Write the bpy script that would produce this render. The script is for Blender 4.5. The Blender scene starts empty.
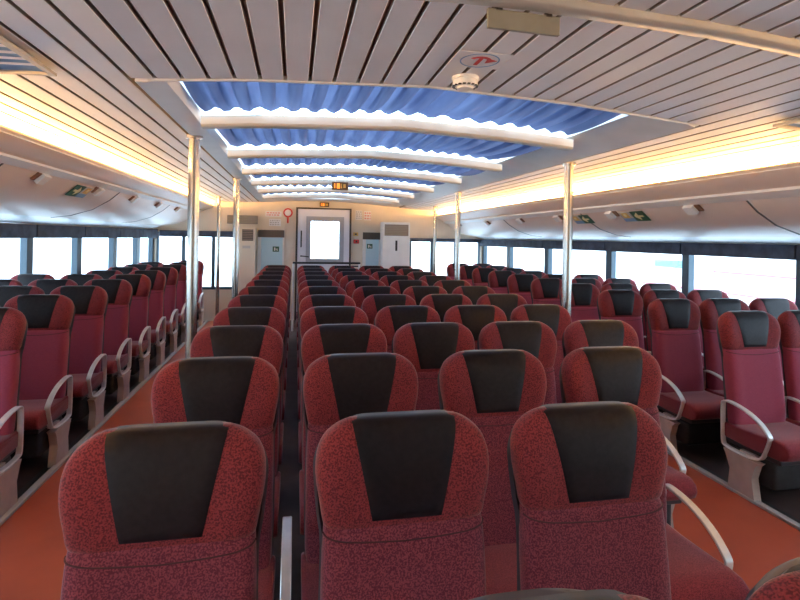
import bpy, bmesh, math, random
from mathutils import Matrix, Vector
random.seed(7)
S = bpy.context.scene
COL = S.collection
PI = math.pi

# ------------------------------------------------------------------ materials
def mat(name, color, rough=0.5, metal=0.0, spec=0.5, emit=None, estr=0.0, sheen=0.0):
    m = bpy.data.materials.new(name); m.use_nodes = True
    b = m.node_tree.nodes['Principled BSDF']
    b.inputs['Base Color'].default_value = (*color, 1)
    b.inputs['Roughness'].default_value = rough
    b.inputs['Metallic'].default_value = metal
    b.inputs['Specular IOR Level'].default_value = spec
    if sheen:
        b.inputs['Sheen Weight'].default_value = sheen
        b.inputs['Sheen Roughness'].default_value = 0.4
    if emit:
        b.inputs['Emission Color'].default_value = (*emit, 1)
        b.inputs['Emission Strength'].default_value = estr
    return m

def noisy(m, c1, c2, scale, lo=0.4, hi=0.6, detail=2.0, bump=0.0, kind='noise', stretch=None):
    nt = m.node_tree; b = nt.nodes['Principled BSDF']
    tc = nt.nodes.new('ShaderNodeTexCoord')
    src = tc.outputs['Object']
    if stretch:
        mp = nt.nodes.new('ShaderNodeMapping'); mp.inputs['Scale'].default_value = stretch
        nt.links.new(src, mp.inputs['Vector']); src = mp.outputs['Vector']
    if kind == 'noise':
        t = nt.nodes.new('ShaderNodeTexNoise'); t.inputs['Scale'].default_value = scale
        t.inputs['Detail'].default_value = detail; out = t.outputs['Fac']
    else:
        t = nt.nodes.new('ShaderNodeTexVoronoi'); t.inputs['Scale'].default_value = scale; out = t.outputs['Distance']
    nt.links.new(src, t.inputs['Vector'])
    r = nt.nodes.new('ShaderNodeValToRGB')
    r.color_ramp.elements[0].position = lo; r.color_ramp.elements[0].color = (*c1, 1)
    r.color_ramp.elements[1].position = hi; r.color_ramp.elements[1].color = (*c2, 1)
    nt.links.new(out, r.inputs['Fac']); nt.links.new(r.outputs['Color'], b.inputs['Base Color'])
    if bump:
        bp = nt.nodes.new('ShaderNodeBump'); bp.inputs['Strength'].default_value = bump
        bp.inputs['Distance'].default_value = 0.002
        nt.links.new(out, bp.inputs['Height']); nt.links.new(bp.outputs['Normal'], b.inputs['Normal'])
    return m

M = {}
M['wing'] = noisy(mat('patterned_red_fabric', (.3,.04,.04), .8, spec=.2, sheen=.28), (.10,.012,.017), (.245,.034,.038), 240, .36, .60, .8, .25)
M['body'] = noisy(mat('wine_fabric', (.2,.03,.04), .8, spec=.2, sheen=.25), (.105,.015,.029), (.225,.047,.064), 240, .40, .62, .8, .25)
M['cushion'] = noisy(mat('cushion_fabric', (.2,.03,.04), .85, spec=.25, sheen=.25), (.13,.012,.02), (.24,.030,.042), 230, .38, .62, 1.5, .2)
M['plain'] = noisy(mat('window_lit_plain_wine', (.26,.04,.07), .8, spec=.2, sheen=.3), (.245,.036,.066), (.29,.046,.082), 90, .35, .65, 2, .15, stretch=(1, 1, 6))  # plain side-seat weave; the magenta lift of window light is in its colour
M['pad'] = noisy(mat('black_leather', (.018,.013,.016), .46, spec=.19), (.010,.007,.009), (.015,.011,.013), 60, .3, .7, 3, .15)
M['shell'] = mat('seat_shell_plastic', (.035,.03,.038), .45)
M['alu'] = noisy(mat('brushed_aluminium', (.7,.68,.66), .36, metal=.4), (.66,.65,.64), (.76,.74,.72), 30, .3, .7, 2)
M['pedestal'] = noisy(mat('beige_pedestal', (.45,.36,.31), .5), (.42,.335,.29), (.48,.385,.335), 14, .3, .7, 2)
M['pouch'] = noisy(mat('black_pouch', (.012,.012,.014), .7), (.008,.008,.01), (.022,.022,.026), 20, .3, .7, 3)
M['slat'] = noisy(mat('ceiling_slat', (.8,.77,.77), .42, spec=.4), (.77,.74,.74), (.82,.79,.79), 4, .3, .7, 3)
M['gap'] = mat('ceiling_backing', (.36,.28,.22), .9)
M['trim'] = noisy(mat('beige_trim', (.5,.46,.40), .45), (.47,.43,.37), (.53,.49,.43), 8, .3, .7, 2)
M['white'] = noisy(mat('white_enamel', (.78,.77,.75), .4), (.75,.74,.72), (.82,.81,.79), 5, .3, .7, 2)
M['locker'] = noisy(mat('locker_beige', (.78,.66,.58), .38), (.76,.64,.56), (.80,.68,.60), 3, .3, .7, 2)
M['locker_under'] = mat('locker_underside', (.85,.85,.86), .35)
M['wall'] = noisy(mat('cream_wall', (.72,.63,.50), .5), (.69,.60,.475), (.75,.66,.53), 3, .3, .7, 2)
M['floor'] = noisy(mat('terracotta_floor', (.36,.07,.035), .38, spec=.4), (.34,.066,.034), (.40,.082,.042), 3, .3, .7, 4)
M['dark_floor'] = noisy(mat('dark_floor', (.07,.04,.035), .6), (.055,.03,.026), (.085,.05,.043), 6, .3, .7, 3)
M['strip'] = mat('grey_strip', (.42,.41,.40), .45, metal=.2)
M['black'] = mat('black_metal', (.015,.015,.017), .4)
M['navy'] = noisy(mat('navy_blind', (.03,.045,.085), .7), (.02,.03,.055), (.06,.085,.14), 9, .3, .7, 4, .3)
M['post'] = mat('window_post', (.05,.085,.115), .45)
M['steel'] = noisy(mat('stainless_pole', (.47,.44,.40), .24, metal=.9), (.44,.41,.37), (.50,.47,.43), 12, .3, .7, 2, stretch=(1,1,.1))
M['cream'] = mat('cream_unit', (.70,.62,.50), .5)
M['grille'] = mat('dark_grille', (.06,.05,.045), .5)
M['brown'] = mat('brown_grille', (.24,.20,.17), .5)
M['olive'] = noisy(mat('olive_plate', (.27,.26,.215), .5), (.255,.245,.20), (.285,.275,.23), 20, .3, .7, 2)
M['doorpaint'] = noisy(mat('door_paint', (.8,.79,.84), .4), (.78,.77,.82), (.83,.82,.87), 4, .3, .7, 2)
M['paleblue'] = mat('pale_blue_door', (.50,.72,.80), .45)
M['green'] = mat('sign_green', (.02,.10,.06), .5)
M['yellow'] = mat('sign_yellow', (.85,.78,.45), .5)
M['gold'] = mat('sign_gold', (.70,.45,.12), .5)
M['signblue'] = mat('sign_blue', (.16,.32,.55), .5)
M['signwhite'] = mat('sign_white', (.82,.82,.82), .5)
M['red'] = mat('sign_red', (.62,.05,.04), .5)
M['pink'] = mat('faded_red_print', (.72,.35,.30), .6)
M['greyprint'] = mat('faded_grey_print', (.5,.48,.46), .6)
M['recess'] = mat('latch_recess', (.22,.12,.08), .7)
M['led'] = mat('led_orange', (.3,.08,.01), .5, emit=(1,.30,.04), estr=1.6)
M['sign_case'] = mat('brown_sign_case', (.10,.055,.02), .5)
M['vent'] = mat('vent_louver', (.80,.80,.86), .4)
M['cove'] = mat('cove_lamp', (.9,.85,.7), .5, emit=(1.0,.52,.15), estr=190.0)
M['hull'] = mat('boat_white', (.8,.8,.8), .5)
M['boatpink'] = mat('boat_red', (.75,.14,.18), .5)
M['boatcyan'] = mat('boat_cyan', (.12,.42,.5), .5)
M['sea'] = noisy(mat('sea_water', (.7,.76,.78), .5), (.66,.74,.77), (.74,.79,.80), .4, .3, .7, 4)

def glass_mat():
    m = bpy.data.materials.new('window_glass'); m.use_nodes = True
    nt = m.node_tree; nt.nodes.clear()
    o = nt.nodes.new('ShaderNodeOutputMaterial'); mx = nt.nodes.new('ShaderNodeMixShader')
    t = nt.nodes.new('ShaderNodeBsdfTransparent'); t.inputs['Color'].default_value = (.93,.97,.98,1)
    g = nt.nodes.new('ShaderNodeBsdfGlossy'); g.inputs['Roughness'].default_value = .03
    mx.inputs[0].default_value = .06
    nt.links.new(t.outputs[0], mx.inputs[1]); nt.links.new(g.outputs[0], mx.inputs[2]); nt.links.new(mx.outputs[0], o.inputs[0])
    return m
M['glass'] = glass_mat()

def curtain_mat():
    m = bpy.data.materials.new('blue_curtain'); m.use_nodes = True
    nt = m.node_tree; b = nt.nodes['Principled BSDF']; o = nt.nodes['Material Output']
    tc = nt.nodes.new('ShaderNodeTexCoord'); n = nt.nodes.new('ShaderNodeTexNoise')
    mp = nt.nodes.new('ShaderNodeMapping'); mp.inputs['Scale'].default_value = (9, 1.2, 1)
    n.inputs['Scale'].default_value = 2.0
    r = nt.nodes.new('ShaderNodeValToRGB')
    r.color_ramp.elements[0].position = .3; r.color_ramp.elements[0].color = (.075,.10,.20,1)
    r.color_ramp.elements[1].position = .7; r.color_ramp.elements[1].color = (.12,.155,.27,1)
    nt.links.new(tc.outputs['Object'], mp.inputs['Vector']); nt.links.new(mp.outputs['Vector'], n.inputs['Vector'])
    nt.links.new(n.outputs['Fac'], r.inputs['Fac'])
    b.inputs['Roughness'].default_value = .7; b.inputs['Specular IOR Level'].default_value = .2
    t = nt.nodes.new('ShaderNodeBsdfTranslucent'); mx = nt.nodes.new('ShaderNodeMixShader'); mx.inputs[0].default_value = .36
    nt.links.new(r.outputs['Color'], b.inputs['Base Color']); nt.links.new(r.outputs['Color'], t.inputs['Color'])
    nt.links.new(b.outputs[0], mx.inputs[1]); nt.links.new(t.outputs[0], mx.inputs[2]); nt.links.new(mx.outputs[0], o.inputs['Surface'])
    return m
M['curtain'] = curtain_mat()

# ------------------------------------------------------------------ mesh helpers
class MB:
    def __init__(s): s.v = []; s.f = []; s.m = []; s.mi = 0
    def add(s, vs, fs):
        o = len(s.v); s.v += [tuple(p) for p in vs]
        for f in fs: s.f.append(tuple(i+o for i in f)); s.m.append(s.mi)
        return s
    def box(s, x0, x1, y0, y1, z0, z1, bev=0.0):
        bm = bmesh.new(); bmesh.ops.create_cube(bm, size=1.0)
        for v in bm.verts:
            v.co = Vector(((x0+x1)/2+v.co.x*(x1-x0), (y0+y1)/2+v.co.y*(y1-y0), (z0+z1)/2+v.co.z*(z1-z0)))
        if bev: bmesh.ops.bevel(bm, geom=list(bm.edges), offset=bev, segments=3, affect='EDGES', profile=.5)
        bm.verts.index_update()
        s.add([v.co.copy() for v in bm.verts], [[v.index for v in f.verts] for f in bm.faces]); bm.free(); return s
    def loft(s, rings, cap=True, closed=True):
        n = len(rings[0]); vs = [p for r in rings for p in r]; fs = []
        for i in range(len(rings)-1):
            for j in range(n if closed else n-1):
                k = (j+1) % n
                fs.append((i*n+j, i*n+k, (i+1)*n+k, (i+1)*n+j))
        if cap and closed:
            fs.append(tuple(range(n-1, -1, -1))); fs.append(tuple((len(rings)-1)*n+j for j in range(n)))
        return s.add(vs, fs)
    def cyl(s, a, b, r, n=20, r2=None):
        a = Vector(a); b = Vector(b); d = (b-a).normalized()
        u = d.orthogonal().normalized(); w = d.cross(u); r2 = r if r2 is None else r2
        return s.loft([[p + (u*math.cos(2*PI*i/n)+w*math.sin(2*PI*i/n))*q for i in range(n)] for p, q in ((a, r), (b, r2))])
    def tube(s, pts, r, n=10):
        pts = [Vector(p) for p in pts]; rings = []
        for i, p in enumerate(pts):
            d = (pts[min(i+1, len(pts)-1)]-pts[max(i-1, 0)]).normalized()
            u = d.cross(Vector((0.3, .2, 1))).normalized(); w = d.cross(u)
            rings.append([p+(u*math.cos(2*PI*k/n)+w*math.sin(2*PI*k/n))*r for k in range(n)])
        return s.loft(rings)
    def prism(s, poly, y0, y1):          # polygon in x,z extruded along y
        n = len(poly)
        vs = [(x, y0, z) for x, z in poly]+[(x, y1, z) for x, z in poly]
        fs = [tuple(range(n-1, -1, -1)), tuple(range(n, 2*n))]+[(i, (i+1) % n, n+(i+1) % n, n+i) for i in range(n)]
        return s.add(vs, fs)
    def prismx(s, poly, x0, x1):         # polygon in y,z extruded along x
        n = len(poly)
        vs = [(x0, y, z) for y, z in poly]+[(x1, y, z) for y, z in poly]
        fs = [tuple(range(n-1, -1, -1)), tuple(range(n, 2*n))]+[(i, (i+1) % n, n+(i+1) % n, n+i) for i in range(n)]
        return s.add(vs, fs)
    def mesh(s, name, mats, smooth=False):
        me = bpy.data.meshes.new(name); me.from_pydata(s.v, [], s.f); me.update()
        if not isinstance(mats, (list, tuple)): mats = [mats]
        for m in mats: me.materials.append(m)
        bm = bmesh.new(); bm.from_mesh(me); bmesh.ops.recalc_face_normals(bm, faces=bm.faces); bm.to_mesh(me); bm.free()
        for p, i in zip(me.polygons, s.m): p.material_index = i
        if smooth:
            for p in me.polygons: p.use_smooth = True
            me.set_sharp_from_angle(angle=math.radians(smooth if smooth is not True else 40))
        return me

def link(name, me, parent=None, loc=(0, 0, 0)):
    o = bpy.data.objects.new(name, me); COL.objects.link(o); o.location = loc
    if parent: o.parent = parent
    return o
def obj(name, mb, m, parent=None, smooth=False, label=None, loc=(0, 0, 0)):
    o = link(name, mb.mesh(name, m, smooth), parent, loc)
    if label: o['label'] = label
    return o
def tag(o, label, cat, group=None):
    o['label'] = label; o['category'] = cat
    if group: o['group'] = group
    return o
def thing(name, label, cat, loc=(0, 0, 0), group=None):
    o = bpy.data.objects.new(name, None); COL.objects.link(o); o.location = loc; o.empty_display_size = .1
    return tag(o, label, cat, group)
def struct(name, mb, m, parent=None, smooth=False):
    o = obj(name, mb, m, parent, smooth)
    o['kind'] = 'structure'
    return o

def interp(tab, x):
    if x <= tab[0][0]: return tab[0][1]
    for (a, p), (b, q) in zip(tab, tab[1:]):
        if x <= b: return p+(q-p)*(x-a)/(b-a)
    return tab[-1][1]
def sstep(a, b, x):
    t = max(0, min(1, (x-a)/(b-a))); return t*t*(3-2*t)

EYE = 1.63
YB, YF = -2.6, 10.3                      # rear and front ends of the cabin
CEIL = [(-1.95, 2.26), (-1.28, 2.255), (-.6, 2.27), (-.2, 2.30), (.6, 2.33), (1.3, 2.30), (1.66, 2.27), (1.98, 2.24), (2.4, 2.212), (2.8, 2.19), (3.3, 2.165)]
def hc(x): return interp(CEIL, x)
def wl(y): return -3.2 + max(0, y-6.5)*.65/3.8
def wr(y): return 4.5 - max(0, y-6.5)*.66/3.8

# ------------------------------------------------------------------ floor
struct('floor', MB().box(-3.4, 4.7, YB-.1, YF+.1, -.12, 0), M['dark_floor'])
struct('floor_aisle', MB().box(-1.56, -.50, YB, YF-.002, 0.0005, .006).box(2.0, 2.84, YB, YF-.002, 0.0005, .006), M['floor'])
for i, (x, s) in enumerate(((-1.585, -1), (2.865, 1))):
    struct('trim_%d' % (i+1), MB().box(x-.022, x+.022, YB, YF-.002, .0005, .022, .004), M['strip'])
    struct('trim_%d' % (i+11), MB().box(min(x+s*.023, x+s*.08), max(x+s*.023, x+s*.08), YB, YF-.002, .0005, .007), M['black'])

# ------------------------------------------------------------------ slatted ceiling
PITCH, SW = .105, .089
SKX0, SKX1, SKY0, SKY1 = -.56, 1.74, 2.33, 9.45
def slat(mb, xc, y0, y1, dz=0.0, w=SW):
    z0, z1 = hc(xc-w/2)+dz, hc(xc+w/2)+dz; r = .002; t = .02
    a, b = xc-w/2, xc+w/2
    sec = [(a, z0+t), (a, z0+r), (a+r, z0), (b-r, z1), (b, z1+r), (b, z1+t)]
    n = len(sec)
    vs = [(x, y0, z) for x, z in sec]+[(x, y1, z) for x, z in sec]
    mb.mi = 0; mb.add(vs, [tuple(range(n-1, -1, -1)), tuple(range(n, 2*n))]+[(i, i+1, n+i+1, n+i) for i in (1, 2, 3)])
    mb.mi = 1; mb.add(vs, [(i, (i+1) % n, n+(i+1) % n, n+i) for i in (0, 4, 5)]); mb.mi = 0  # slat sides take the backing's dark tone, gap shade put into colour
def slat_zone(mb, y0, y1, xa, xb, dz=0.0, off=0.0):
    k = math.floor((xa-off)/PITCH)
    while True:
        xc = off+k*PITCH; k += 1
        if xc-SW/2 < xa-.03: continue
        if xc+SW/2 > xb+.03: break
        slat(mb, xc, y0, y1, dz)
XL, XR = -1.78, 3.08
def ceiling_panel(name, y0, y1, xa, xb, dz=0, off=0):
    mb = MB(); slat_zone(mb, y0, y1, xa, xb, dz, off); struct(name, mb, [M['slat'], M['gap']])
ceiling_panel('ceiling', 1.45, SKY0-.01, XL, XR)
ceiling_panel('ceiling_rear', YB, 1.40, XL, XR, .012, .03)
ceiling_panel('ceiling_left', SKY0-.01, YF-.002, XL, SKX0-.12, 0)
ceiling_panel('ceiling_right', SKY0-.01, YF-.002, SKX1+.25, XR, 0)
mb = MB()
def backing(mb, xa, xb, y0, y1, n=10):
    poly = []
    for i in range(n+1): x = xa+(xb-xa)*i/n; poly.append((x, hc(x)+.0215))
    for i in range(n, -1, -1): x = xa+(xb-xa)*i/n; poly.append((x, hc(x)+.06))
    mb.prism(poly, y0, y1)
backing(mb, -1.9, 3.2, YB-.1, SKY0); backing(mb, -1.9, SKX0-.1, SKY0, YF+.1, 4); backing(mb, SKX1+.24, 3.2, SKY0, YF+.1, 4)
backing(mb, SKX0-.1, SKX1+.24, SKY1, YF+.1)
struct('ceiling_backing', mb, M['gap'])
mb = MB(); n = 16
poly = [(SKX0-.1+(SKX1+.34-SKX0)*i/n, hc(SKX0-.1+(SKX1+.34-SKX0)*i/n)) for i in range(n+1)]
mb.prism(poly+[(x, z+.03) for x, z in reversed(poly)], SKY1-.02, YF-.002)
struct('ceiling_front', mb, M['white'])
# transverse cover moulding
def arc_strip(mb, xa, xb, y0, y1, lo, hi, n=24, r=.006):
    rings = []
    for i in range(n+1):
        x = xa+(xb-xa)*i/n; z = hc(x)
        rings.append([(x, y0, z+hi), (x, y0, z+lo+r), (x, y0+r, z+lo), (x, y1-r, z+lo), (x, y1, z+lo+r), (x, y1, z+hi)])
    mb.loft(rings)
mb = MB(); arc_strip(mb, XL, XR+.05, 1.39, 1.455, -.012, .03); struct('trim_3', mb, M['trim'], smooth=50)
mb = MB(); arc_strip(mb, SKX0-.05, SKX1+.28, SKY0-.015, SKY0+.012, -.006, .2); struct('trim_4', mb, M['white'])

# ------------------------------------------------------------------ skylight
mb = MB()
def zsk(x): return hc(x)
# left coaming, right coaming (sloping face), far coaming
mb.prism([(SKX0-.10, 2.258), (SKX0+.02, 2.268), (SKX0+.05, 2.30), (SKX0+.05, 2.52), (SKX0-.02, 2.52), (SKX0-.10, 2.30)], SKY0, SKY1)
mb.prism([(SKX1+.27, 2.225), (SKX1-.02, 2.30), (SKX1-.04, 2.52), (SKX1+.04, 2.52), (SKX1+.27, 2.27)], SKY0, SKY1)
mb.box(SKX0, SKX1, SKY1-.03, SKY1, 2.31, 2.52)
struct('window_frame', mb, M['white'])
M['beam'] = noisy(mat('beam_cream', (.6,.56,.48), .45), (.58,.54,.46), (.64,.60,.52), 5, .3, .7, 2)
for i, y in enumerate((3.05, 4.2, 5.3, 6.41, 7.51, 8.66)):
    mb = MB(); rings = []
    for k in range(25):
        x = SKX0+.045+(SKX1-.03-SKX0-.045)*k/24; z = hc(x)-.056; c = .012
        rings.append([(x, y-.045+c, z), (x, y+.045-c, z), (x, y+.045, z+c), (x, y+.045, z+.06), (x, y-.045, z+.06), (x, y-.045, z+c)])
    mb.loft(rings)
    o = obj('roof_beam', mb, M['beam'], smooth=30)
    o['kind'] = 'structure'
sk = struct('window_skylight', MB().box(SKX0, SKX1, SKY0, SKY1, 2.50, 2.512), M['glass'])

edges = [SKY0-.0, 3.05, 4.2, 5.3, 6.41, 7.51, 8.66, SKY1-.03]
ORD = ['first','second','third','fourth','fifth','sixth','seventh','eighth','ninth','tenth','eleventh','twelfth','thirteenth']
for i in range(7):
    ya, yb = edges[i]+(.05 if i else .015), edges[i+1]-.05
    nx, ny = 640, 14
    ph = [random.uniform(0, 6.28) for _ in range(6)]
    x0, x1 = SKX0+.065, SKX1-.085
    lam = .118
    vs = []; fs = []
    for a in range(nx+1):
        x = x0+(x1-x0)*a/nx
        amp = .5+.5*math.sin(7.3*x+ph[5])*math.sin(3.1*x+ph[0])      # how far each pleat leans over
        ed = sstep(0, .06, x-x0)*sstep(0, .06, x1-x)
        for b in range(ny+1):
            t = b/ny; fl = 1-.62*t**3; ln = 1-t**1.5
            q = x + .035*math.sin(2.3*x+ph[1]) + .025*math.sin(6.1*x+ph[2]) + .05*(t-.5)*math.sin(1.7*x+ph[3]+i)
            f = 2*PI*q/lam+ph[4]
            xx = x + ed*ln*lam*(.06+.12*amp)*math.sin(2*f)
            yend = yb-.02-.015*abs(math.sin(f*.5+ph[2]))-.006*math.sin(13*x+ph[5])
            sag = .045*math.sin(PI*t)*(.8+.3*math.sin(2*x+ph[1]))
            z0 = .035 if i == 0 else -.022
            z = hc(x) + z0+(.016-z0)*sstep(0, 1, t) - sag*.6 + fl*(1 if i == 0 else .45+.55*sstep(0, .35, t))*(.028+.028*math.cos(f)+.004*math.sin(3.3*f+2*t))
            vs.append((xx, ya+(yend-ya)*t, z))
    for a in range(nx):
        for b in range(ny):
            q = a*(ny+1)+b; fs.append((q, q+1, q+ny+2, q+ny+1))
    o = obj('skylight_curtain', MB().add(vs, fs), M['curtain'], smooth=120)
    tag(o, 'gathered blue skylight curtain, %s panel back from the slatted ceiling' % ORD[i], 'curtain', 'skylight curtains')

# ------------------------------------------------------------------ cabin sides
def side_wall(name, fx, s, ztop_sill, zhead):
    mb = MB()
    ys = [YB, 6.5, YF]
    for a, b in zip(ys, ys[1:]):
        for z0, z1 in ((0, ztop_sill), (zhead, 2.45)):
            xa, xb = fx(a), fx(b)
            vs = [(xa, a, z0), (xb, b, z0), (xb+s*.08, b, z0), (xa+s*.08, a, z0), (xa, a, z1), (xb, b, z1), (xb+s*.08, b, z1), (xa+s*.08, a, z1)]
            mb.add(vs, [(0, 1, 2, 3), (4, 5, 6, 7), (0, 1, 5, 4), (2, 3, 7, 6), (1, 2, 6, 5), (0, 3, 7, 4)])
    struct(name, mb, M['wall'])
side_wall('wall_left', wl, -1, .82, 1.70)
side_wall('wall_right', wr, 1, .82, 1.62)
def skew(mb, fx, s, ya, yb, i0, i1, z0, z1):
    xa, xb = fx(ya), fx(yb)
    vs = []
    for z in (z0, z1):
        vs += [(xa+s*i0, ya, z), (xb+s*i0, yb, z), (xb+s*i1, yb, z), (xa+s*i1, ya, z)]
    mb.add(vs, [(0, 1, 2, 3), (4, 5, 6, 7), (0, 1, 5, 4), (2, 3, 7, 6), (1, 2, 6, 5), (0, 3, 7, 4)])
wn = 1
PL = [YB, -1.2, .2, 1.6, 2.9, 4.3, 5.65, 7.0, 8.0, 8.95, 9.72, YF]
PR = [YB, -1.8, -.4, 1.0, 2.45, 3.9, 5.33, 6.78, 8.2, 9.35, YF]
VAL = {'left': (1.553, 1.715), 'right': (1.492, 1.632)}
for side, fx, s, P, zt in (('left', wl, -1, PL, 1.70), ('right', wr, 1, PR, 1.62)):
    for i, (a, b) in enumerate(zip(P, P[1:])):
        mb = MB()
        skew(mb, fx, s, b-.055, b+.055 if b < YF-.1 else b, -.005, .07, .82, zt)
        skew(mb, fx, s, a, b, .0, .07, .82, .86)
        w = struct('window_%d' % wn, mb, M['post'])
        g = MB(); skew(g, fx, s, a, b, .035, .041, .85, zt)
        p = obj('pane', g, M['glass'], w); wn += 1
        if b < 2.5: continue
        v0, v1 = VAL[side]
        m2 = MB(); skew(m2, fx, -s, a+.01, b-.01, .012, .075, v0+.02, v1); skew(m2, fx, -s, a+.01, b-.01, .02, .067, v0, v0+.02)
        o = obj('window_blind', m2, M['navy'])
        k = [q for q in P if q > 2.5].index(b)
        tag(o, 'rolled navy blind over %s side window, %s along the row from the camera' % (side, ORD[k]), 'blind', 'rolled blinds on the %s' % side)

# overhead lockers
def profile(side, y):
    if side == 'left':
        w = wl(y)-.0
        return [(-1.50, 2.170), (-1.53, 2.135), (-1.70, 2.085), (-1.765, 2.05), (-1.86, 1.965), (-2.02, 1.865), (-2.22, 1.80), (-2.40, 1.775), (w+.004, 1.722)]
    w = wr(y)
    return [(2.80, 2.098), (2.83, 2.058), (2.99, 1.98), (3.05, 1.935), (3.145, 1.855), (3.30, 1.765), (3.50, 1.705), (3.68, 1.685), (w-.004, 1.64)]
def shell(side, idx, y0, y1, t=.012, up=True):
    s = 1 if side == 'left' else -1
    rings = []
    for y in (y0, 6.5, y1) if y0 < 6.5 < y1 else (y0, y1):
        pr = [profile(side, y)[i] for i in idx]
        rings.append([(x, y, z) for x, z in pr]+[(x-s*t*.7, y, z+t) for x, z in reversed(pr)])
    return MB().loft(rings)
def seat_on(side, f, y):                 # point on the locker door, f between profile points 3..6, with slope
    pr = profile(side, y); i = int(f); a, b = pr[i], pr[i+1]; t = f-i
    return a[0]+(b[0]-a[0])*t, a[1]+(b[1]-a[1])*t, (b[0]-a[0], b[1]-a[1])
LY = {'left': [-.75, 1.45, 3.62, 5.80, 7.98, YF-.004], 'right': [-1.2, .93, 3.05, 5.19, 7.33, YF-.004]}
LORD = ['first', 'second', 'third', 'fourth', 'fifth']
def local_plate(mb, side, c, d, y0, y1, off0, off1, u0, u1):
    """box lying on the sloping door: u along the slope, off outwards"""
    L = math.hypot(*d); dx, dz = d[0]/L, d[1]/L
    s = 1 if side == 'left' else -1
    nx, nz = -dz*s*-1, dx*-s
    if nz > 0: nx, nz = -nx, -nz
    vs = []
    for y in (y0, y1):
        for u, o in ((u0, off0), (u1, off0), (u1, off1), (u0, off1)):
            vs.append((c[0]+dx*u+nx*o, y, c[1]+dz*u+nz*o))
    mb.add(vs, [(0, 1, 2, 3), (4, 5, 6, 7), (0, 1, 5, 4), (2, 3, 7, 6), (1, 2, 6, 5), (0, 3, 7, 4)])
for side in ('left', 'right'):
    Y = LY[side]
    for i, (a, b) in enumerate(zip(Y, Y[1:])):
        t = thing('overhead_locker', 'beige overhead locker above the %s windows, %s one from the camera' % (side, LORD[i]), 'locker', (0, 0, 0), 'overhead lockers on the %s' % side)
        obj('fascia', shell(side, [0, 1, 2], a, b), M['locker'], t, smooth=50)
        obj('locker_door', shell(side, [3, 4, 5, 6, 7], a+.005, b-.005), M['locker'], t, smooth=50)
        obj('underside', shell(side, [7, 8], a, b), M['locker_under'], t)
        pr = profile(side, a); s = 1 if side == 'left' else -1
        obj('rail', MB().prism([(pr[2][0]+s*.012, pr[2][1]+.012), (pr[2][0]+s*.016, pr[2][1]-.012), (pr[3][0]+s*.008, pr[3][1]-.006), (pr[3][0]-s*.01, pr[3][1]+.03), (pr[2][0]-s*.02, pr[2][1]+.03)], a, b), M['white'], t)
        obj('locker_back', MB().prism([(pr[0][0]-s*.012, pr[0][1]-.01), (pr[0][0]-s*.34, pr[0][1]-.01), (pr[0][0]-s*.34, pr[0][1]+.07), (pr[0][0]-s*.352, pr[0][1]+.07), (pr[0][0]-s*.352, pr[0][1]-.022), (pr[0][0]-s*.012, pr[0][1]-.022)], a, b), M['white'], t)
        seam = MB()
        for q in range(3, 7):
            cx_, cz_, d_ = seat_on(side, q, a)
            local_plate(seam, side, (cx_, cz_), d_, a+.001, a+.013, -.004, .003, 0, math.hypot(*d_))
        obj('door_seam', seam, M['grille'], t)
        for f in (.25, .75):
            yc = a+(b-a)*f
            x, z, d = seat_on(side, 3.02, yc)
            m1 = MB(); local_plate(m1, side, (x, z), d, yc-.05, yc+.05, .0, .04, -.005, .075)
            la = obj('latch', m1, M['white'], t)
            m2 = MB(); local_plate(m2, side, (x, z), d, yc-.095, yc-.051, .0, .014, 0, .07)
            obj('latch_recess', m2, M['recess'], la)
        struct_y = None
# cove lamps tucked above the locker lip
def cove(side, y0, y1, k):
    s = 1 if side == 'left' else -1
    px, pz = profile(side, 0)[0]
    t = thing('cove_lamp', 'warm white tube lamp behind the lip above the %s lockers, %s from the camera' % (side, ORD[k]), 'lamp', (0, 0, 0), 'cove lamps on the %s' % side)
    obj('lamp_tube', MB().cyl((px-s*.10, y0+.03, pz+.018), (px-s*.10, y1-.03, pz+.018), .013, 12), M['cove'], t, smooth=True)
    obj('lamp_tray', MB().box(px-s*.10-.03, px-s*.10+.03, y0+.01, y1-.01, pz-.010, pz+.004), M['white'], t)
for side, y0 in (('left', -.7), ('right', -.7)):
    k = 0; y = y0
    while y < YF-.1:
        e = min(y+1.1, YF-.003)
        if y > .3 or True: cove(side, y, e, k)
        k += 1; y = e

# ------------------------------------------------------------------ end walls
def holed_wall(name, y0, y1, xa, xb, za, zb, holes, m):
    xs = sorted({xa, xb, *[h[0] for h in holes], *[h[1] for h in holes]}); mb = MB()
    for x0, x1 in zip(xs, xs[1:]):
        cuts = sorted((h[2], h[3]) for h in holes if h[0] <= x0+1e-6 and h[1] >= x1-1e-6)
        z = za
        for c0, c1 in cuts:
            if c0 > z: mb.box(x0, x1, y0, y1, z, c0)
            z = c1
        if z < zb: mb.box(x0, x1, y0, y1, z, zb)
    return struct(name, mb, m)
WL_ = (-2.50, -1.12, .60, 1.67); WR_ = (2.28, 3.78, .80, 1.632)
DW = (.30, .85, 1.20, 1.93)
holed_wall('wall_front', YF, YF+.08, -2.62, 3.92, 0, 2.5, [WL_, WR_, DW], M['wall'])
holed_wall('wall_back', YB-.08, YB, -3.28, 4.58, 0, 2.5, [], M['wall'])
for h, ms in ((WL_, (-2.03, -1.5)), (WR_, (2.75, 3.25))):
    mb = MB().box(h[0], h[0]+.04, YF, YF+.06, h[2], h[3]).box(h[1]-.04, h[1], YF, YF+.06, h[2], h[3]).box(h[0]+.04, h[1]-.04, YF, YF+.06, h[2], h[2]+.05)
    for x in ms: mb.box(x-.03, x+.03, YF, YF+.06, h[2]+.05, h[3])
    w = struct('window_%d' % wn, mb, M['post']); wn += 1
    obj('pane', MB().box(h[0], h[1], YF+.03, YF+.036, h[2], h[3]), M['glass'], w)
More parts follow.
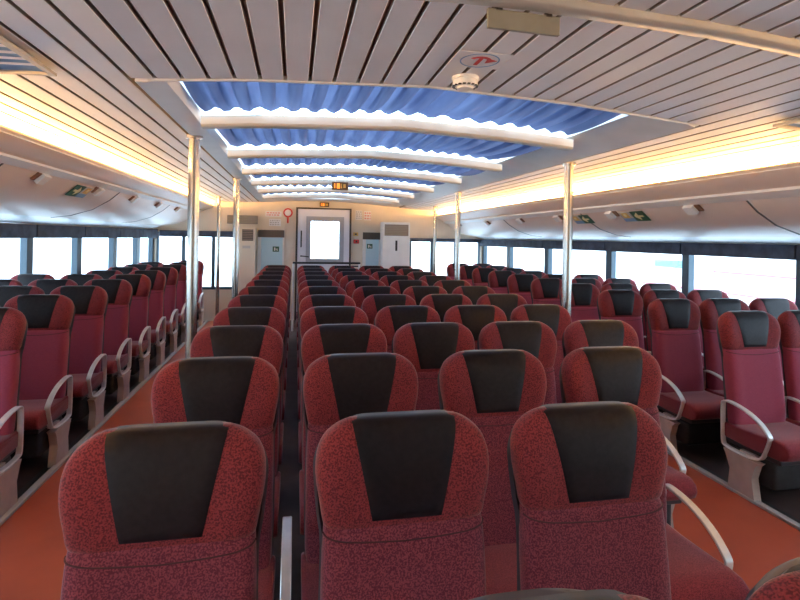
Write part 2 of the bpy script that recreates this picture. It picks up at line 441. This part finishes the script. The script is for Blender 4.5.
tag(obj('window_blind', MB().box(-2.44, -1.12, YF-.06, YF-.004, 1.585, 1.70, .008), M['navy']), 'dark rolled blind above the tall window at the far left end', 'blind')
tag(obj('window_blind', MB().box(2.28, 3.78, YF-.06, YF-.004, 1.56, 1.635, .008), M['navy']), 'dark rolled blind above the window right of the white air conditioner', 'blind')

# front door
d = struct('door_1', MB().box(.05, .30, YF-.045, YF-.003, .02, 2.16, .004).box(.85, 1.05, YF-.045, YF-.003, .02, 2.16, .004).box(.30, .85, YF-.045, YF-.003, .02, 1.20, .004).box(.30, .85, YF-.045, YF-.003, 1.93, 2.16, .004), M['doorpaint'])
obj('door_frame', MB().box(.015, .05, YF-.06, YF-.002, 0.008, 2.19).box(1.05, 1.085, YF-.06, YF-.002, 0.008, 2.19).box(.05, 1.05, YF-.06, YF-.002, 2.16, 2.19), M['grille'], d)
mb = MB()
for q, e, y in ((.09, .05, .055), (.05, .0, .075)):
    mb.box(DW[0]-q, DW[0]-e, YF-y, YF-.044, DW[2]-q, DW[3]+q).box(DW[1]+e, DW[1]+q, YF-y, YF-.044, DW[2]-q, DW[3]+q).box(DW[0]-e, DW[1]+e, YF-y, YF-.044, DW[3]+e, DW[3]+q).box(DW[0]-e, DW[1]+e, YF-y, YF-.044, DW[2]-q, DW[2]-e)
obj('window_surround', mb, mat('door_surround', (.42,.42,.46), .4), d)
obj('pane', MB().box(DW[0], DW[1], YF-.02, YF-.014, DW[2], DW[3]), M['glass'], d)
obj('pull_handle', MB().cyl((.12, YF-.09, 1.42), (.12, YF-.09, 1.74), .013).cyl((.12, YF-.046, 1.45), (.12, YF-.09, 1.45), .011).cyl((.12, YF-.046, 1.71), (.12, YF-.09, 1.71), .011), M['black'], d, smooth=True)
obj('lever', MB().cyl((.12, YF-.046, 1.25), (.12, YF-.10, 1.25), .014).tube([(.12, YF-.095, 1.25), (.2, YF-.095, 1.245), (.27, YF-.09, 1.235)], .011), M['black'], d, smooth=True)

# pale side doors of the front bulkhead
def pale_door(n, x0, x1, z1, band):
    d = struct('door_%d' % n, MB().box(x0+.05, x1, YF-.03, YF-.003, .02, z1), M['paleblue'])
    obj('jamb', MB().box(x0-.01, x0+.05, YF-.05, YF-.002, .008, z1+.0).box(x1, x1+.03, YF-.05, YF-.002, .008, z1), M['white'], d)
    obj('header', MB().box(x0-.01, x1+.03, YF-.05, YF-.002, z1, z1+band, .005), M['grille'], d)
pale_door(2, -.68, -.23, 1.60, .14); pale_door(3, 1.33, 1.64, 1.59, .14)
def exit_plate(x, z, w, label):
    t = thing('exit_sign', label, 'sign', (x, YF-.034, z), 'green exit plates on the pale doors')
    obj('sign_panel', MB().box(-w/2, w/2, 0, .006, -w*.42, w*.42), M['green'], t)
    obj('pictogram', MB().box(-w*.28, -w*.08, -.002, 0, -w*.25, w*.25).box(-w*.02, w*.3, -.002, 0, -w*.05, w*.06).box(.12*w, .3*w, -.002, 0, -w*.25, -w*.14), M['signwhite'], t)
exit_plate(-.355, 1.375, .12, 'small green exit sign on the pale blue door left of the white door')
exit_plate(1.46, 1.455, .11, 'small green exit sign on the pale blue door beside the air conditioner')

# bulkhead fittings
def led_sign(loc, w, h, label, grp='orange lamp signs', bracket=None):
    t = thing('led_sign', label, 'sign', loc, grp)
    obj('sign_case', MB().box(-w/2, w/2, 0, .05, -h/2, h/2, .006), M['sign_case'], t)
    q = w*.9
    obj('lit_pictogram', MB().box(-q*.42, -q*.34, -.004, 0, -h*.3, h*.3).box(-q*.24, -q*.02, -.004, 0, -h*.33, h*.33), M['led'], t)
    obj('printed_pictogram', MB().box(q*.05, q*.12, -.003, 0, -h*.3, h*.3).box(q*.2, q*.38, -.003, 0, -h*.25, h*.25), M['gold'], t)
    if bracket: obj('hanger', MB().cyl((-w*.3, .025, h/2), (-w*.3, .025, h/2+bracket), .006).cyl((w*.3, .025, h/2), (w*.3, .025, h/2+bracket), .006), M['white'], t)
led_sign((.555, YF-.052, 2.255), .18, .085, 'small orange lit sign on the wall above the white door')
led_sign((.525, 6.30, 2.245), .195, .095, 'orange and black lit sign hanging under the skylight beams', bracket=.02)
t = thing('alarm_sign', 'round red ring sign with a tail left of the white door', 'sign', (-.14, YF-.006, 2.08))
mb = MB(); rr = [[(r*math.cos(a), y, r*math.sin(a)) for r, y in ((.09, 0), (.09, -.008), (.062, -.008), (.062, 0))] for a in [2*PI*k/32 for k in range(33)]]
mb.loft(rr, cap=False)
obj('red_ring', mb, M['red'], t)
obj('disc', MB().cyl((0, 0, 0), (0, .004, 0), .066, 32), M['signwhite'], t)
obj('tail', MB().box(-.016, .016, -.008, 0, -.2, -.09), M['red'], t)
def notice(x0, x1, z0, z1, m, label, lines=3):
    t = thing('notice', label, 'notice', ((x0+x1)/2, YF-.005, (z0+z1)/2), 'printed notices on the front wall')
    w, h = x1-x0, z1-z0
    obj('sheet', MB().box(-w/2, w/2, 0, .005, -h/2, h/2), M['signwhite'] if lines else m, t)
    mb = MB()
    for k in range(lines):
        z = h/2-(k+.7)*h/(lines+.4); xx = -w*.44; rnd = random.Random(k+int(x0*100))
        while xx < w*.40:
            q = rnd.uniform(.02, .05); mb.box(xx, min(xx+q, w*.44), -.002, 0, z-h/(lines+.4)*.3, z+h/(lines+.4)*.3); xx += q+.014
    if lines: obj('print', mb, m, t)
notice(-.56, -.26, 2.0, 2.1, M['pink'], 'faded red notice on the cream wall left of the red ring', 2)
notice(-.49, -.27, 1.82, 1.95, M['greyprint'], 'pale grey notice below the faded red notice', 3)
notice(1.17, 1.30, 1.98, 2.16, M['greyprint'], 'pale notice just right of the white door, upper wall', 4)
notice(1.34, 1.48, 1.97, 2.15, M['pink'], 'pinkish notice above the right pale blue door', 3)
t = thing('light_switch', 'brass coloured switch plate right of the white door', 'switch', (1.18, YF-.012, 1.69))
obj('plate', MB().box(-.05, .05, 0, .01, -.035, .035, .003), M['gold'], t); obj('rocker', MB().box(-.02, .02, -.006, 0, -.015, .015), M['grille'], t)
t = thing('fire_alarm', 'dark red fire alarm box right of the white door', 'alarm', (1.19, YF-.04, 1.545))
obj('case', MB().box(-.055, .055, 0, .04, -.04, .04, .005), M['red'], t); obj('button', MB().cyl((0, 0, 0), (0, -.008, 0), .018), M['black'], t)
t = thing('wall_vent', 'long grey brown vent box high on the wall above the cream unit', 'vent', (-.975, YF-.10, 1.925))
mb = MB().box(-.275, .275, 0, .096, -.08, .08, .006); obj('vent_case', mb, M['brown'], t)
mb = MB(); [mb.box(-.26, .26, -.006, 0, -.062+k*.03, -.05+k*.03) for k in range(5)]; obj('louver', mb, M['olive'], t)

def ac_unit(name, label, x0, x1, z1, y0, m, gm, gz, slit, lab):
    t = thing(name, label, 'air conditioner', ((x0+x1)/2, y0, 0)); w = (x1-x0)/2; dy = YF-.07-y0
    obj('cabinet', MB().box(-w, w, 0, dy, .07, z1, .012), m, t)
    obj('plinth', MB().box(-w+.02, w-.02, .02, dy-.02, 0.006, .075), M['grille'], t)
    obj('grille_panel', MB().box(-w+.035, w-.035, -.004, 0, gz[0], gz[1]), gm, t)
    mb = MB(); z = gz[0]+.02
    while z < gz[1]-.01: mb.box(-w+.04, w-.04, -.014, -.003, z, z+.010); z += .032
    obj('louver', mb, M['brown'] if gm is M['grille'] else M['olive'], t)
    if slit: obj('door_grip', MB().box(-.02, .02, -.008, 0, slit[0], slit[1], .003), M['black'], t)
    if lab: obj('label_plate', MB().box(-.09, .05, -.004, 0, lab[0], lab[1]), M['greyprint'], t)
ac_unit('air_conditioner', 'cream floor standing air conditioner with dark grille beside the left pale blue door', -.99, -.72, 1.775, 9.98, M['cream'], M['grille'], (1.53, 1.74), None, (1.39, 1.44))
ac_unit('air_conditioner', 'white floor standing air conditioner with brown grille right of the door', 1.66, 2.20, 1.935, 9.92, M['white'], M['brown'], (1.67, 1.89), (1.38, 1.58), None)

# handrail behind the last row
t = thing('handrail', 'black handrail on a white post behind the last centre row', 'handrail', (0, 9.09, 0))
obj('bar', MB().cyl((-.03, 0, 1.175), (1.13, 0, 1.175), .018).cyl((.75, 0, 1.12), (1.13, 0, 1.12), .012), M['black'], t, smooth=True)
for x in (-.018, 1.11): obj('post', MB().cyl((x, 0, .006), (x, 0, 1.16), .018), M['white'], t, smooth=True)

# ------------------------------------------------------------------ poles
def pole(x, y, label, r=.033):
    zt = hc(x)-.002 if XL < x < XR else 2.2
    t = thing('grab_pole', label, 'pole', (x, y, 0), 'stainless grab poles')
    obj('tube', MB().cyl((0, 0, .006), (0, 0, zt), r, 28), M['steel'], t, smooth=True)
    obj('flange', MB().cyl((0, 0, zt-.02), (0, 0, zt+.001), r+.016, 28), M['steel'], t, smooth=True)
    obj('base_flange', MB().cyl((0, 0, .006), (0, 0, .02), r+.02, 28), M['steel'], t, smooth=True)
pole(-.645, 3.56, 'nearest stainless steel pole at the left edge of the centre seats', .035)
pole(-.65, 6.1, 'second stainless steel pole back at the left edge of the centre seats')
pole(-1.22, 8.9, 'thin far steel pole standing in the left aisle', .028)
pole(2.06, 3.68, 'nearest stainless steel pole at the right edge of the centre seats', .035)
pole(2.06, 6.45, 'second stainless steel pole back at the right edge of the centre seats')
pole(2.45, 9.0, 'thin far steel pole standing in the right aisle', .028)

# ------------------------------------------------------------------ ceiling fittings
t = thing('smoke_detector', 'white round smoke detector on the slatted ceiling before the skylight', 'smoke detector', (.705, 2.14, hc(.705)))
def lathe(prof, n=32):
    mb = MB(); mb.loft([[(r*math.cos(2*PI*k/n), r*math.sin(2*PI*k/n), z) for k in range(n)] for r, z in prof]); return mb
obj('base', lathe([(.058, -.001), (.058, -.010), (.055, -.014)]), M['white'], t, smooth=True)
obj('head', lathe([(.053, -.014), (.054, -.034), (.050, -.041), (.036, -.044), (.034, -.052), (.026, -.055)]), M['white'], t, smooth=40)
mb = MB()
for k in range(16):
    a = 2*PI*k/16; mb.box(.049*math.cos(a)-.006, .049*math.cos(a)+.006, .049*math.sin(a)-.006, .049*math.sin(a)+.006, -.0425, -.0385)
obj('sensor_slot', mb, M['black'], t)
t = thing('ceiling_sticker', 'white ceiling sticker with a dark ring and red curved arrow', 'sticker', (.69, 1.92, hc(.69)-.004))
obj('sheet', MB().box(-.11, .11, -.085, .085, 0, .003), M['slat'], t)
def ring_flat(r0, r1, a0, a1, z0, z1, n=40):
    mb = MB(); mb.loft([[(r*math.cos(a), r*math.sin(a), z) for r, z in ((r0, z0), (r1, z0), (r1, z1), (r0, z1))] for a in [a0+(a1-a0)*k/n for k in range(n+1)]]); return mb
obj('ring', ring_flat(.072, .077, 0, 2*PI, -.001, .0), M['signblue'], t)
mb = ring_flat(.030, .046, -2.7, -.45, -.0015, 0, 24); mb.add([(.022, -.03, -.001), (.028, .022, -.001), (.068, -.012, -.001), (.022, -.03, 0), (.028, .022, 0), (.068, -.012, 0)], [(0, 1, 2), (3, 4, 5), (0, 1, 4, 3), (1, 2, 5, 4), (2, 0, 3, 5)])
mb.box(-.010, .006, -.035, .05, -.001, 0)
obj('arrow', mb, M['red'], t)
x0, x1 = .55, .78
t = thing('sign_plate', 'blank olive grey plate hanging from the ceiling moulding', 'sign', (.665, 1.463, hc(.665)-.012))
obj('plate', MB().prism([(-.115, -.056), (.115, -.060), (.115, -.004), (-.115, .002)], 0, .012), M['olive'], t)
obj('clip', MB().box(-.09, -.07, .0, .012, -.002, .02).box(.07, .09, .0, .012, -.006, .02), M['grille'], t)
def vent(x0, x1, y0, y1, label):
    xc = (x0+x1)/2; z = hc(xc)-.013
    t = thing('air_vent', label, 'vent', (xc, (y0+y1)/2, z), 'ceiling air vents'); w = (x1-x0)/2; l = (y1-y0)/2
    sl = (hc(x1)-hc(x0)); t.rotation_euler = (0, -math.atan2(sl, x1-x0), 0)
    obj('frame', MB().box(-w, w, -l, -l+.02, -.008, .004).box(-w, w, l-.02, l, -.008, .004).box(-w, -w+.02, -l+.02, l-.02, -.008, .004).box(w-.02, w, -l+.02, l-.02, -.008, .004), M['trim'], t)
    mb = MB(); n = int((2*l-.06)/.065)
    for k in range(n):
        y = -l+.035+k*.065; mb.add([(-w+.02, y, -.003), (w-.02, y, -.003), (w-.02, y+.022, -.005), (-w+.02, y+.022, -.005)], [(0, 1, 2, 3)])
    obj('louver', mb, M['vent'], t)
    obj('backing', MB().box(-w+.02, w-.02, -l+.02, l-.02, .0035, .005), M['signblue'], t)
vent(-1.16, -.93, 1.78, 2.28, 'louvred air vent in the ceiling slats beside the left lamps')
vent(2.26, 2.50, 1.72, 2.12, 'louvred air vent in the ceiling slats beside the right lamps')

# safety signs on locker doors
def safety_sign(side, yc, f, label, flip):
    x, z, dd = seat_on(side, f, yc)
    t = thing('safety_sign', label, 'sign', (0, 0, 0), 'safety signs on the lockers')
    def pl(name, mm, y0, y1, u0, u1, o0, o1):
        mb = MB(); local_plate(mb, side, (x, z), dd, y0, y1, o0, o1, u0, u1); return obj(name, mb, mm, t)
    q = -1 if side == 'left' else 1      # green panel on the camera side
    g0, g1 = (yc-.19, yc-.005)
    b0, b1 = (yc+.005, yc+.17)
    pl('arrow_panel', M['green'], g0, g1, 0, .13, .006, .011)
    gc = (g0+g1)/2
    mb = MB()
    local_plate(mb, side, (x, z), dd, gc-.055, gc+.06, .011, .014, .052, .074)
    for k in range(6):
        local_plate(mb, side, (x, z), dd, gc+.06-.011*(k+1), gc+.06-.011*k, .011, .014, .063-.008*(k+1)-.006, .063+.008*(k+1)+.006) if k < 5 else None
    obj('arrow', mb, M['yellow'], t)
    pl('pictogram_panel', M['signblue'], b0, b1, .085, .13, .006, .011)
    pl('pictogram_ground', M['greyprint'], b0, b1, 0, .083, .006, .011)
    bc = (b0+b1)/2
    pl('lifejacket', M['gold'], bc-.045, bc+.045, .01, .075, .011, .014)
    pl('lifejacket_neck', M['yellow'], bc-.018, bc+.018, .025, .055, .014, .016)
safety_sign('left', 4.975, 3.2, 'green arrow and blue lifejacket sign on a left locker', True)
safety_sign('right', 5.27, 3.2, 'green arrow and lifejacket sign on a right locker, farther of the two', False)
safety_sign('right', 4.37, 3.2, 'green arrow and lifejacket sign on a right locker, nearer of the two', False)

# ------------------------------------------------------------------ seats
def catmull(tab, n):
    out = []
    for i in range(len(tab)-1):
        p0, p1, p2, p3 = tab[max(i-1, 0)], tab[i], tab[i+1], tab[min(i+2, len(tab)-1)]
        for k in range(n):
            t = k/n
            out.append(tuple(.5*((2*b)+(-a+c)*t+(2*a-5*b+4*c-d)*t*t+(-a+3*b-3*c+d)*t**3) for a, b, c, d in zip(p0, p1, p2, p3)))
    out.append(tab[-1]); return out
def yc_of(z): return -.055-(1.17-z)*.13          # recline; the seat faces -Y
def sp(v, e): return math.copysign(abs(v)**e, v)
def sec_pt(lv, th, off=0.0):
    z, w, t, wing = lv
    c, s = math.cos(th), math.sin(th)
    x = (w+off)*sp(c, .42); y = (t/2+off)*sp(s, .62)
    if s < 0: y -= wing*sstep(.42, .88, abs(x)/w)*min(1, abs(s)*2.2)
    return (x, yc_of(z)+y, z)
def ring(lv, n=44, off=0.0): return [sec_pt(lv, 2*PI*k/n, off) for k in range(n)]
HEAD = catmull([(.918, .207, .088, .004), (.932, .2120, .096, .008), (.965, .2175, .103, .012), (1.01, .2255, .109, .018), (1.05, .229, .108, .019), (1.09, .2255, .101, .017), (1.125, .211, .090, .011), (1.147, .188, .074, .006), (1.161, .166, .053, .003), (1.170, .144, .030, 0)], 3)
BODY = catmull([(.39, .185, .06, 0), (.41, .205, .085, .004), (.46, .2125, .098, .010), (.60, .2135, .102, .014), (.80, .2125, .102, .012), (.885, .2095, .100, .010), (.910, .2075, .094, .006), (.920, .204, .084, .003)], 3)
def lev(z):
    for a, b in zip(HEAD, HEAD[1:]):
        if a[0] <= z <= b[0] and b[0] > a[0]:
            t = (z-a[0])/(b[0]-a[0]); return tuple(p+(q-p)*t for p, q in zip(a, b))
    return HEAD[-1]
me = {}
me['headrest'] = MB().loft([ring(l) for l in HEAD]).mesh('headrest', M['wing'], 50)
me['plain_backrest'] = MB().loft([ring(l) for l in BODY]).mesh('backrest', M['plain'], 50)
me['backrest'] = MB().loft([ring(l) for l in BODY]).mesh('backrest', M['body'], 50)
def pad_mesh():
    rows = []
    zs = [.934+.236*k/22*.985 for k in range(23)]
    path = [(z, -1) for z in zs]+[(z, 1) for z in (1.1655, 1.155, 1.14)]
    nx = 18
    for z, sd in path:
        l = lev(z); xb = 0.089+.050*(min(z, 1.166)-.934)/.236
        row_o = []; row_i = []
        for k in range(nx+1):
            x = -xb+2*xb*k/nx
            if z > 1.155: x *= min(1, (l[1]*.97)/xb)
            c = sp(min(1, max(-1, x/l[1])), 1/.42); s = sd*math.sqrt(max(0, 1-c*c)); th = math.atan2(s, c)
            edge = 1-abs(2*k/nx-1)**10
            px, py, pz = sec_pt(l, th)
            up = sstep(1.13, 1.17, z)
            o = .0015+.0055*edge
            if z < .938: o = .001
            row_o.append((px, py+sd*o*(1-.3*up), pz+.006*up*edge)); row_i.append((px, py-sd*.004, pz-.003*up))
        rows.append((row_o, row_i))
    mb = MB(); rings = [o+list(reversed(i)) for o, i in rows]
    mb.loft(rings); return mb.mesh('headrest_pad', M['pad'], 60)
me['headrest_pad'] = pad_mesh()
def seam_mesh():
    l = (.900, .2085, .095, .007); pts = []
    for k in range(25):
        th = PI*1.04+PI*.92*k/24; x, y, z = sec_pt(l, th, .0)
        z = .902-.020*(1-(x/.2085)**2); q = sec_pt((z, .2090, .0985, .009), th, .0005); pts.append(q)
    return MB().tube(pts, .0022, 6).mesh('seam_piping', M['seam'], True)
M['seam'] = mat('seam_thread', (.06,.01,.014), .8)
me['seam'] = seam_mesh()
def shell_mesh():
    rings = []
    for l in catmull([(.36, .19, .0, 0), (.40, .211, 0, 0), (.60, .219, 0, 0), (.85, .215, 0, 0), (.93, .2245, 0, 0), (1.03, .2335, 0, 0), (1.07, .2315, 0, 0), (1.11, .216, 0, 0), (1.132, .19, 0, 0), (1.145, .150, 0, 0), (1.150, .10, 0, 0)], 3):
        z, w = l[0], l[1]; y0 = yc_of(z); pts = []
        n = 14
        for k in range(n+1):
            u = -1+2*k/n; pts.append((w*u, y0+.022+.050*(1-abs(u)**5), z))
        for k in range(n, -1, -1):
            u = -1+2*k/n; pts.append((w*u*.97, y0+.012+.045*(1-abs(u)**5)-.004, z))
        rings.append(pts)
    return MB().loft(rings).mesh('back_shell', M['shell'], 50)
me['back_shell'] = shell_mesh()
def cushion_mesh():
    prof = [(-.09, .325), (-.09, .415), (-.13, .428), (-.25, .425), (-.40, .432), (-.50, .442), (-.555, .437), (-.587, .415), (-.597, .380), (-.585, .345), (-.54, .322), (-.30, .315)]
    rings = []
    for x, q in ((-.226, .80), (-.223, .90), (-.212, .97), (-.19, 1), (-.10, 1.0), (0, .995), (.10, 1), (.19, 1), (.212, .97), (.223, .90), (.226, .80)):
        rings.append([(x, -.34+(y+.34)*(1-(1-q)*.16), .375+(z-.375)*q) for y, z in prof])
    return MB().loft(rings).mesh('seat_cushion', M['cushion'], 50)
me['seat_cushion'] = cushion_mesh()
me['cushion_pan'] = MB().box(-.20, .20, -.52, -.06, .285, .318, .01).mesh('seat_pan', M['shell'])
me['pouch'] = MB().box(-.19, .19, -.47, -.10, .10, .284, .03).mesh('under_seat_pouch', M['pouch'], 40)
def arm_mesh(s, xc=.2335):
    ctrl = [(-.125, .30), (-.118, .42), (-.118, .545), (-.128, .568), (-.16, .578), (-.24, .572), (-.33, .550), (-.41, .512), (-.468, .462), (-.478, .435), (-.462, .38), (-.435, .315), (-.405, .285), (-.33, .268), (-.22, .268), (-.15, .275)]
    n = len(ctrl); pts = []
    for i in range(n):
        p0, p1, p2, p3 = ctrl[i-1], ctrl[i], ctrl[(i+1) % n], ctrl[(i+2) % n]
        for k in range(3):
            t = k/3; pts.append(tuple(.5*((2*b)+(-a+c)*t+(2*a-5*b+4*c-d)*t*t+(-a+3*b-3*c+d)*t**3) for a, b, c, d in zip(p0, p1, p2, p3)))
    N = len(pts); cx_, cz_ = -.30, .42; x0, x1 = s*xc-.0175, s*xc+.0175
    rings = []
    for i, (y, z) in enumerate(pts):
        a, b = pts[i-1], pts[(i+1) % N]; dy, dz = b[0]-a[0], b[1]-a[1]; L = math.hypot(dy, dz); ny, nz = dz/L, -dy/L
        if ny*(y-cx_)+nz*(z-cz_) < 0: ny, nz = -ny, -nz
        h = .0065; c = .003
        rings.append([(x0+c, y+ny*h, z+nz*h), (x1-c, y+ny*h, z+nz*h), (x1, y+ny*(h-c), z+nz*(h-c)), (x1, y-ny*(h-c), z-nz*(h-c)), (x1-c, y-ny*h, z-nz*h), (x0+c, y-ny*h, z-nz*h), (x0, y-ny*(h-c), z-nz*(h-c)), (x0, y+ny*(h-c), z+nz*(h-c))])
    rings.append(rings[0])
    return MB().loft(rings, cap=False).mesh('armrest', M['alu'], 35)
me['arm0'] = arm_mesh(-1, .28); me['arm-1'] = arm_mesh(-1); me['arm1'] = arm_mesh(1)
def ped_mesh(s, xc=.2335):
    x0, x1 = s*xc-.026, s*xc+.026
    mb = MB()
    prof = [(-.19, 0.008), (-.40, 0.008), (-.375, .15), (-.40, .235), (-.425, .262), (-.15, .262), (-.17, .235), (-.205, .15)]
    mb.prismx(prof, x0, x1)
    mb.box(min(0, s*.215), max(0, s*.215), -.36, -.24, .262, .284)
    return mb.mesh('pedestal', M['pedestal'])
me['ped0'] = ped_mesh(1, .12); me['ped-1'] = ped_mesh(-1); me['ped1'] = ped_mesh(1)

def make_seat(x, y, label, group, arms, ped, plain=False):
    t = thing('ferry_chair', label, 'chair', (x, y, 0), group); t.scale = (1, 1, .99)
    link('headrest', me['headrest'], t)
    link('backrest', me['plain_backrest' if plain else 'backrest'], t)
    p = link('headrest_pad', me['headrest_pad'], t); p['label'] = 'black leather headrest pad'
    link('seam_piping', me['seam'], t)
    link('back_shell', me['back_shell'], t)
    link('seat_cushion', me['seat_cushion'], t)
    link('seat_pan', me['cushion_pan'], t)
    link('under_seat_pouch', me['pouch'], t)
    for a in arms:
        q = link('armrest', me['arm%d' % a], t); q['label'] = 'brushed aluminium armrest loop'
    link('pedestal', me['ped%d' % ped], t)
    return t
COLX = {'A': -.29, 'B': .29, 'C': .785, 'D': 1.275, 'E': 1.765}
WHERE = {'A': 'just left of the gap', 'B': 'just right of the gap', 'C': 'second right of the gap', 'D': 'third right of the gap', 'E': 'fourth right of the gap'}
DX = {(0, 'B'): .02, (0, 'C'): .06, (1, 'C'): .04, (2, 'C'): .04, (2, 'D'): .10, (3, 'E'): .02, (3, 'C'): -.02, (3, 'D'): -.015, 'A': .012, 'B': -.02, 'C': -.01, 'D': -.01}
for r in range(12):
    y = .612 if r == 0 else 1.36+.724*(r-1)
    cols = 'BC' if r == 0 else 'ABC' if r == 1 else 'ABCD' if r == 2 else 'ABCDE'
    for c in cols:
        arms = [0] if c == 'B' and r == 2 else [-1] if c == 'A' else []
        if c == cols[-1]: arms.append(1)
        if r == 0:
            lab = 'seat nearest the camera, only its top edge showing, ' + ('bottom middle' if c == 'B' else 'bottom right corner')
        else:
            lab = 'red seat with black headrest pad, centre block %s full row, %s' % (ORD[r-1], WHERE[c].replace(' of the gap', ' of gap'))
        make_seat(COLX[c]+DX.get((r, c), DX.get(c, 0) if r > 1 else 0), y+.055, lab, 'seats of the centre block', arms, 1 if c == cols[-1] else -1 if c == 'A' else 0)
for k in range(10):
    y = 3.62+.713*k
    for j, x in enumerate((-1.85, -2.345, -2.84)):
        if x-.26 < wl(y+.1): continue
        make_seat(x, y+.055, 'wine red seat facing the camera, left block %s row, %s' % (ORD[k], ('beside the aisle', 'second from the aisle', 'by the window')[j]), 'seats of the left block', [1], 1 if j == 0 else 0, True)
for k in range(10):
    y = 3.1+.73*k
    for j, x in enumerate((3.11, 3.605, 4.1)):
        if x+.27 > wr(y+.1): continue
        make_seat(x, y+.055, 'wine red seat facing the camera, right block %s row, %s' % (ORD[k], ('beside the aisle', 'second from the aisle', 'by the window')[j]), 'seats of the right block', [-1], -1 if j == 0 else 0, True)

# ------------------------------------------------------------------ outside
sea = struct('sea', MB().box(-400, 400, -400, 400, -2.6, -2.5), M['sea'])
t = thing('ferry_boat', 'faint white boat with red and cyan stripes seen through right window', 'boat', (32, 22, -2.5))
def hull(mb, x, y0, y1, w, z0, z1):
    prof = [(y0, .0), (y0+1.5, .7), (y0+5, 1), (y1-2, 1), (y1, .85)]
    mb.loft([[(x-w*k*.8, y, z0), (x+w*k*.8, y, z0), (x+w*max(k, .08), y, z1), (x-w*max(k, .08), y, z1)] for y, k in prof])
mb = MB(); hull(mb, 0, -14, 21, 2.5, 0, 1.6); obj('hull', mb, M['hull'], t)
mb = MB(); hull(mb, 0, -13.9, 20.9, 2.62, .55, .7); obj('stripe', mb, M['boatpink'], t)
obj('cabin', MB().box(-1.8, 1.8, -8, 18.5, 1.6, 3.2, .1), M['hull'], t)
obj('cabin_window', MB().box(-1.86, 1.86, 13.7, 17.3, 2.1, 2.7), M['boatcyan'], t)
obj('upper_stripe', MB().box(-1.85, 1.85, 1, 11, 2.0, 2.14), M['boatpink'], t)

# ------------------------------------------------------------------ light, camera
w = bpy.data.worlds.new('World'); S.world = w; w.use_nodes = True
bg = w.node_tree.nodes['Background']; bg.inputs['Color'].default_value = (.67, .82, 1.0, 1); bg.inputs['Strength'].default_value = 8.0

cam = bpy.data.cameras.new('Camera'); co = bpy.data.objects.new('Camera', cam); COL.objects.link(co)
cam.sensor_width = 36; cam.lens = 521/800*36; cam.shift_y = -(300-238)/800; cam.clip_start = .02
co.matrix_world = Matrix.Translation((0, 0, EYE)) @ Matrix.Rotation(math.radians(-11.4), 4, 'Z') @ Matrix.Rotation(PI/2, 4, 'X') @ Matrix.Rotation(math.radians(1.0), 4, 'Z')
S.camera = co
vs = S.view_settings; vs.view_transform = 'Standard'; vs.look = 'None'; vs.gamma = 1; vs.use_curve_mapping = False; vs.exposure = 0.06
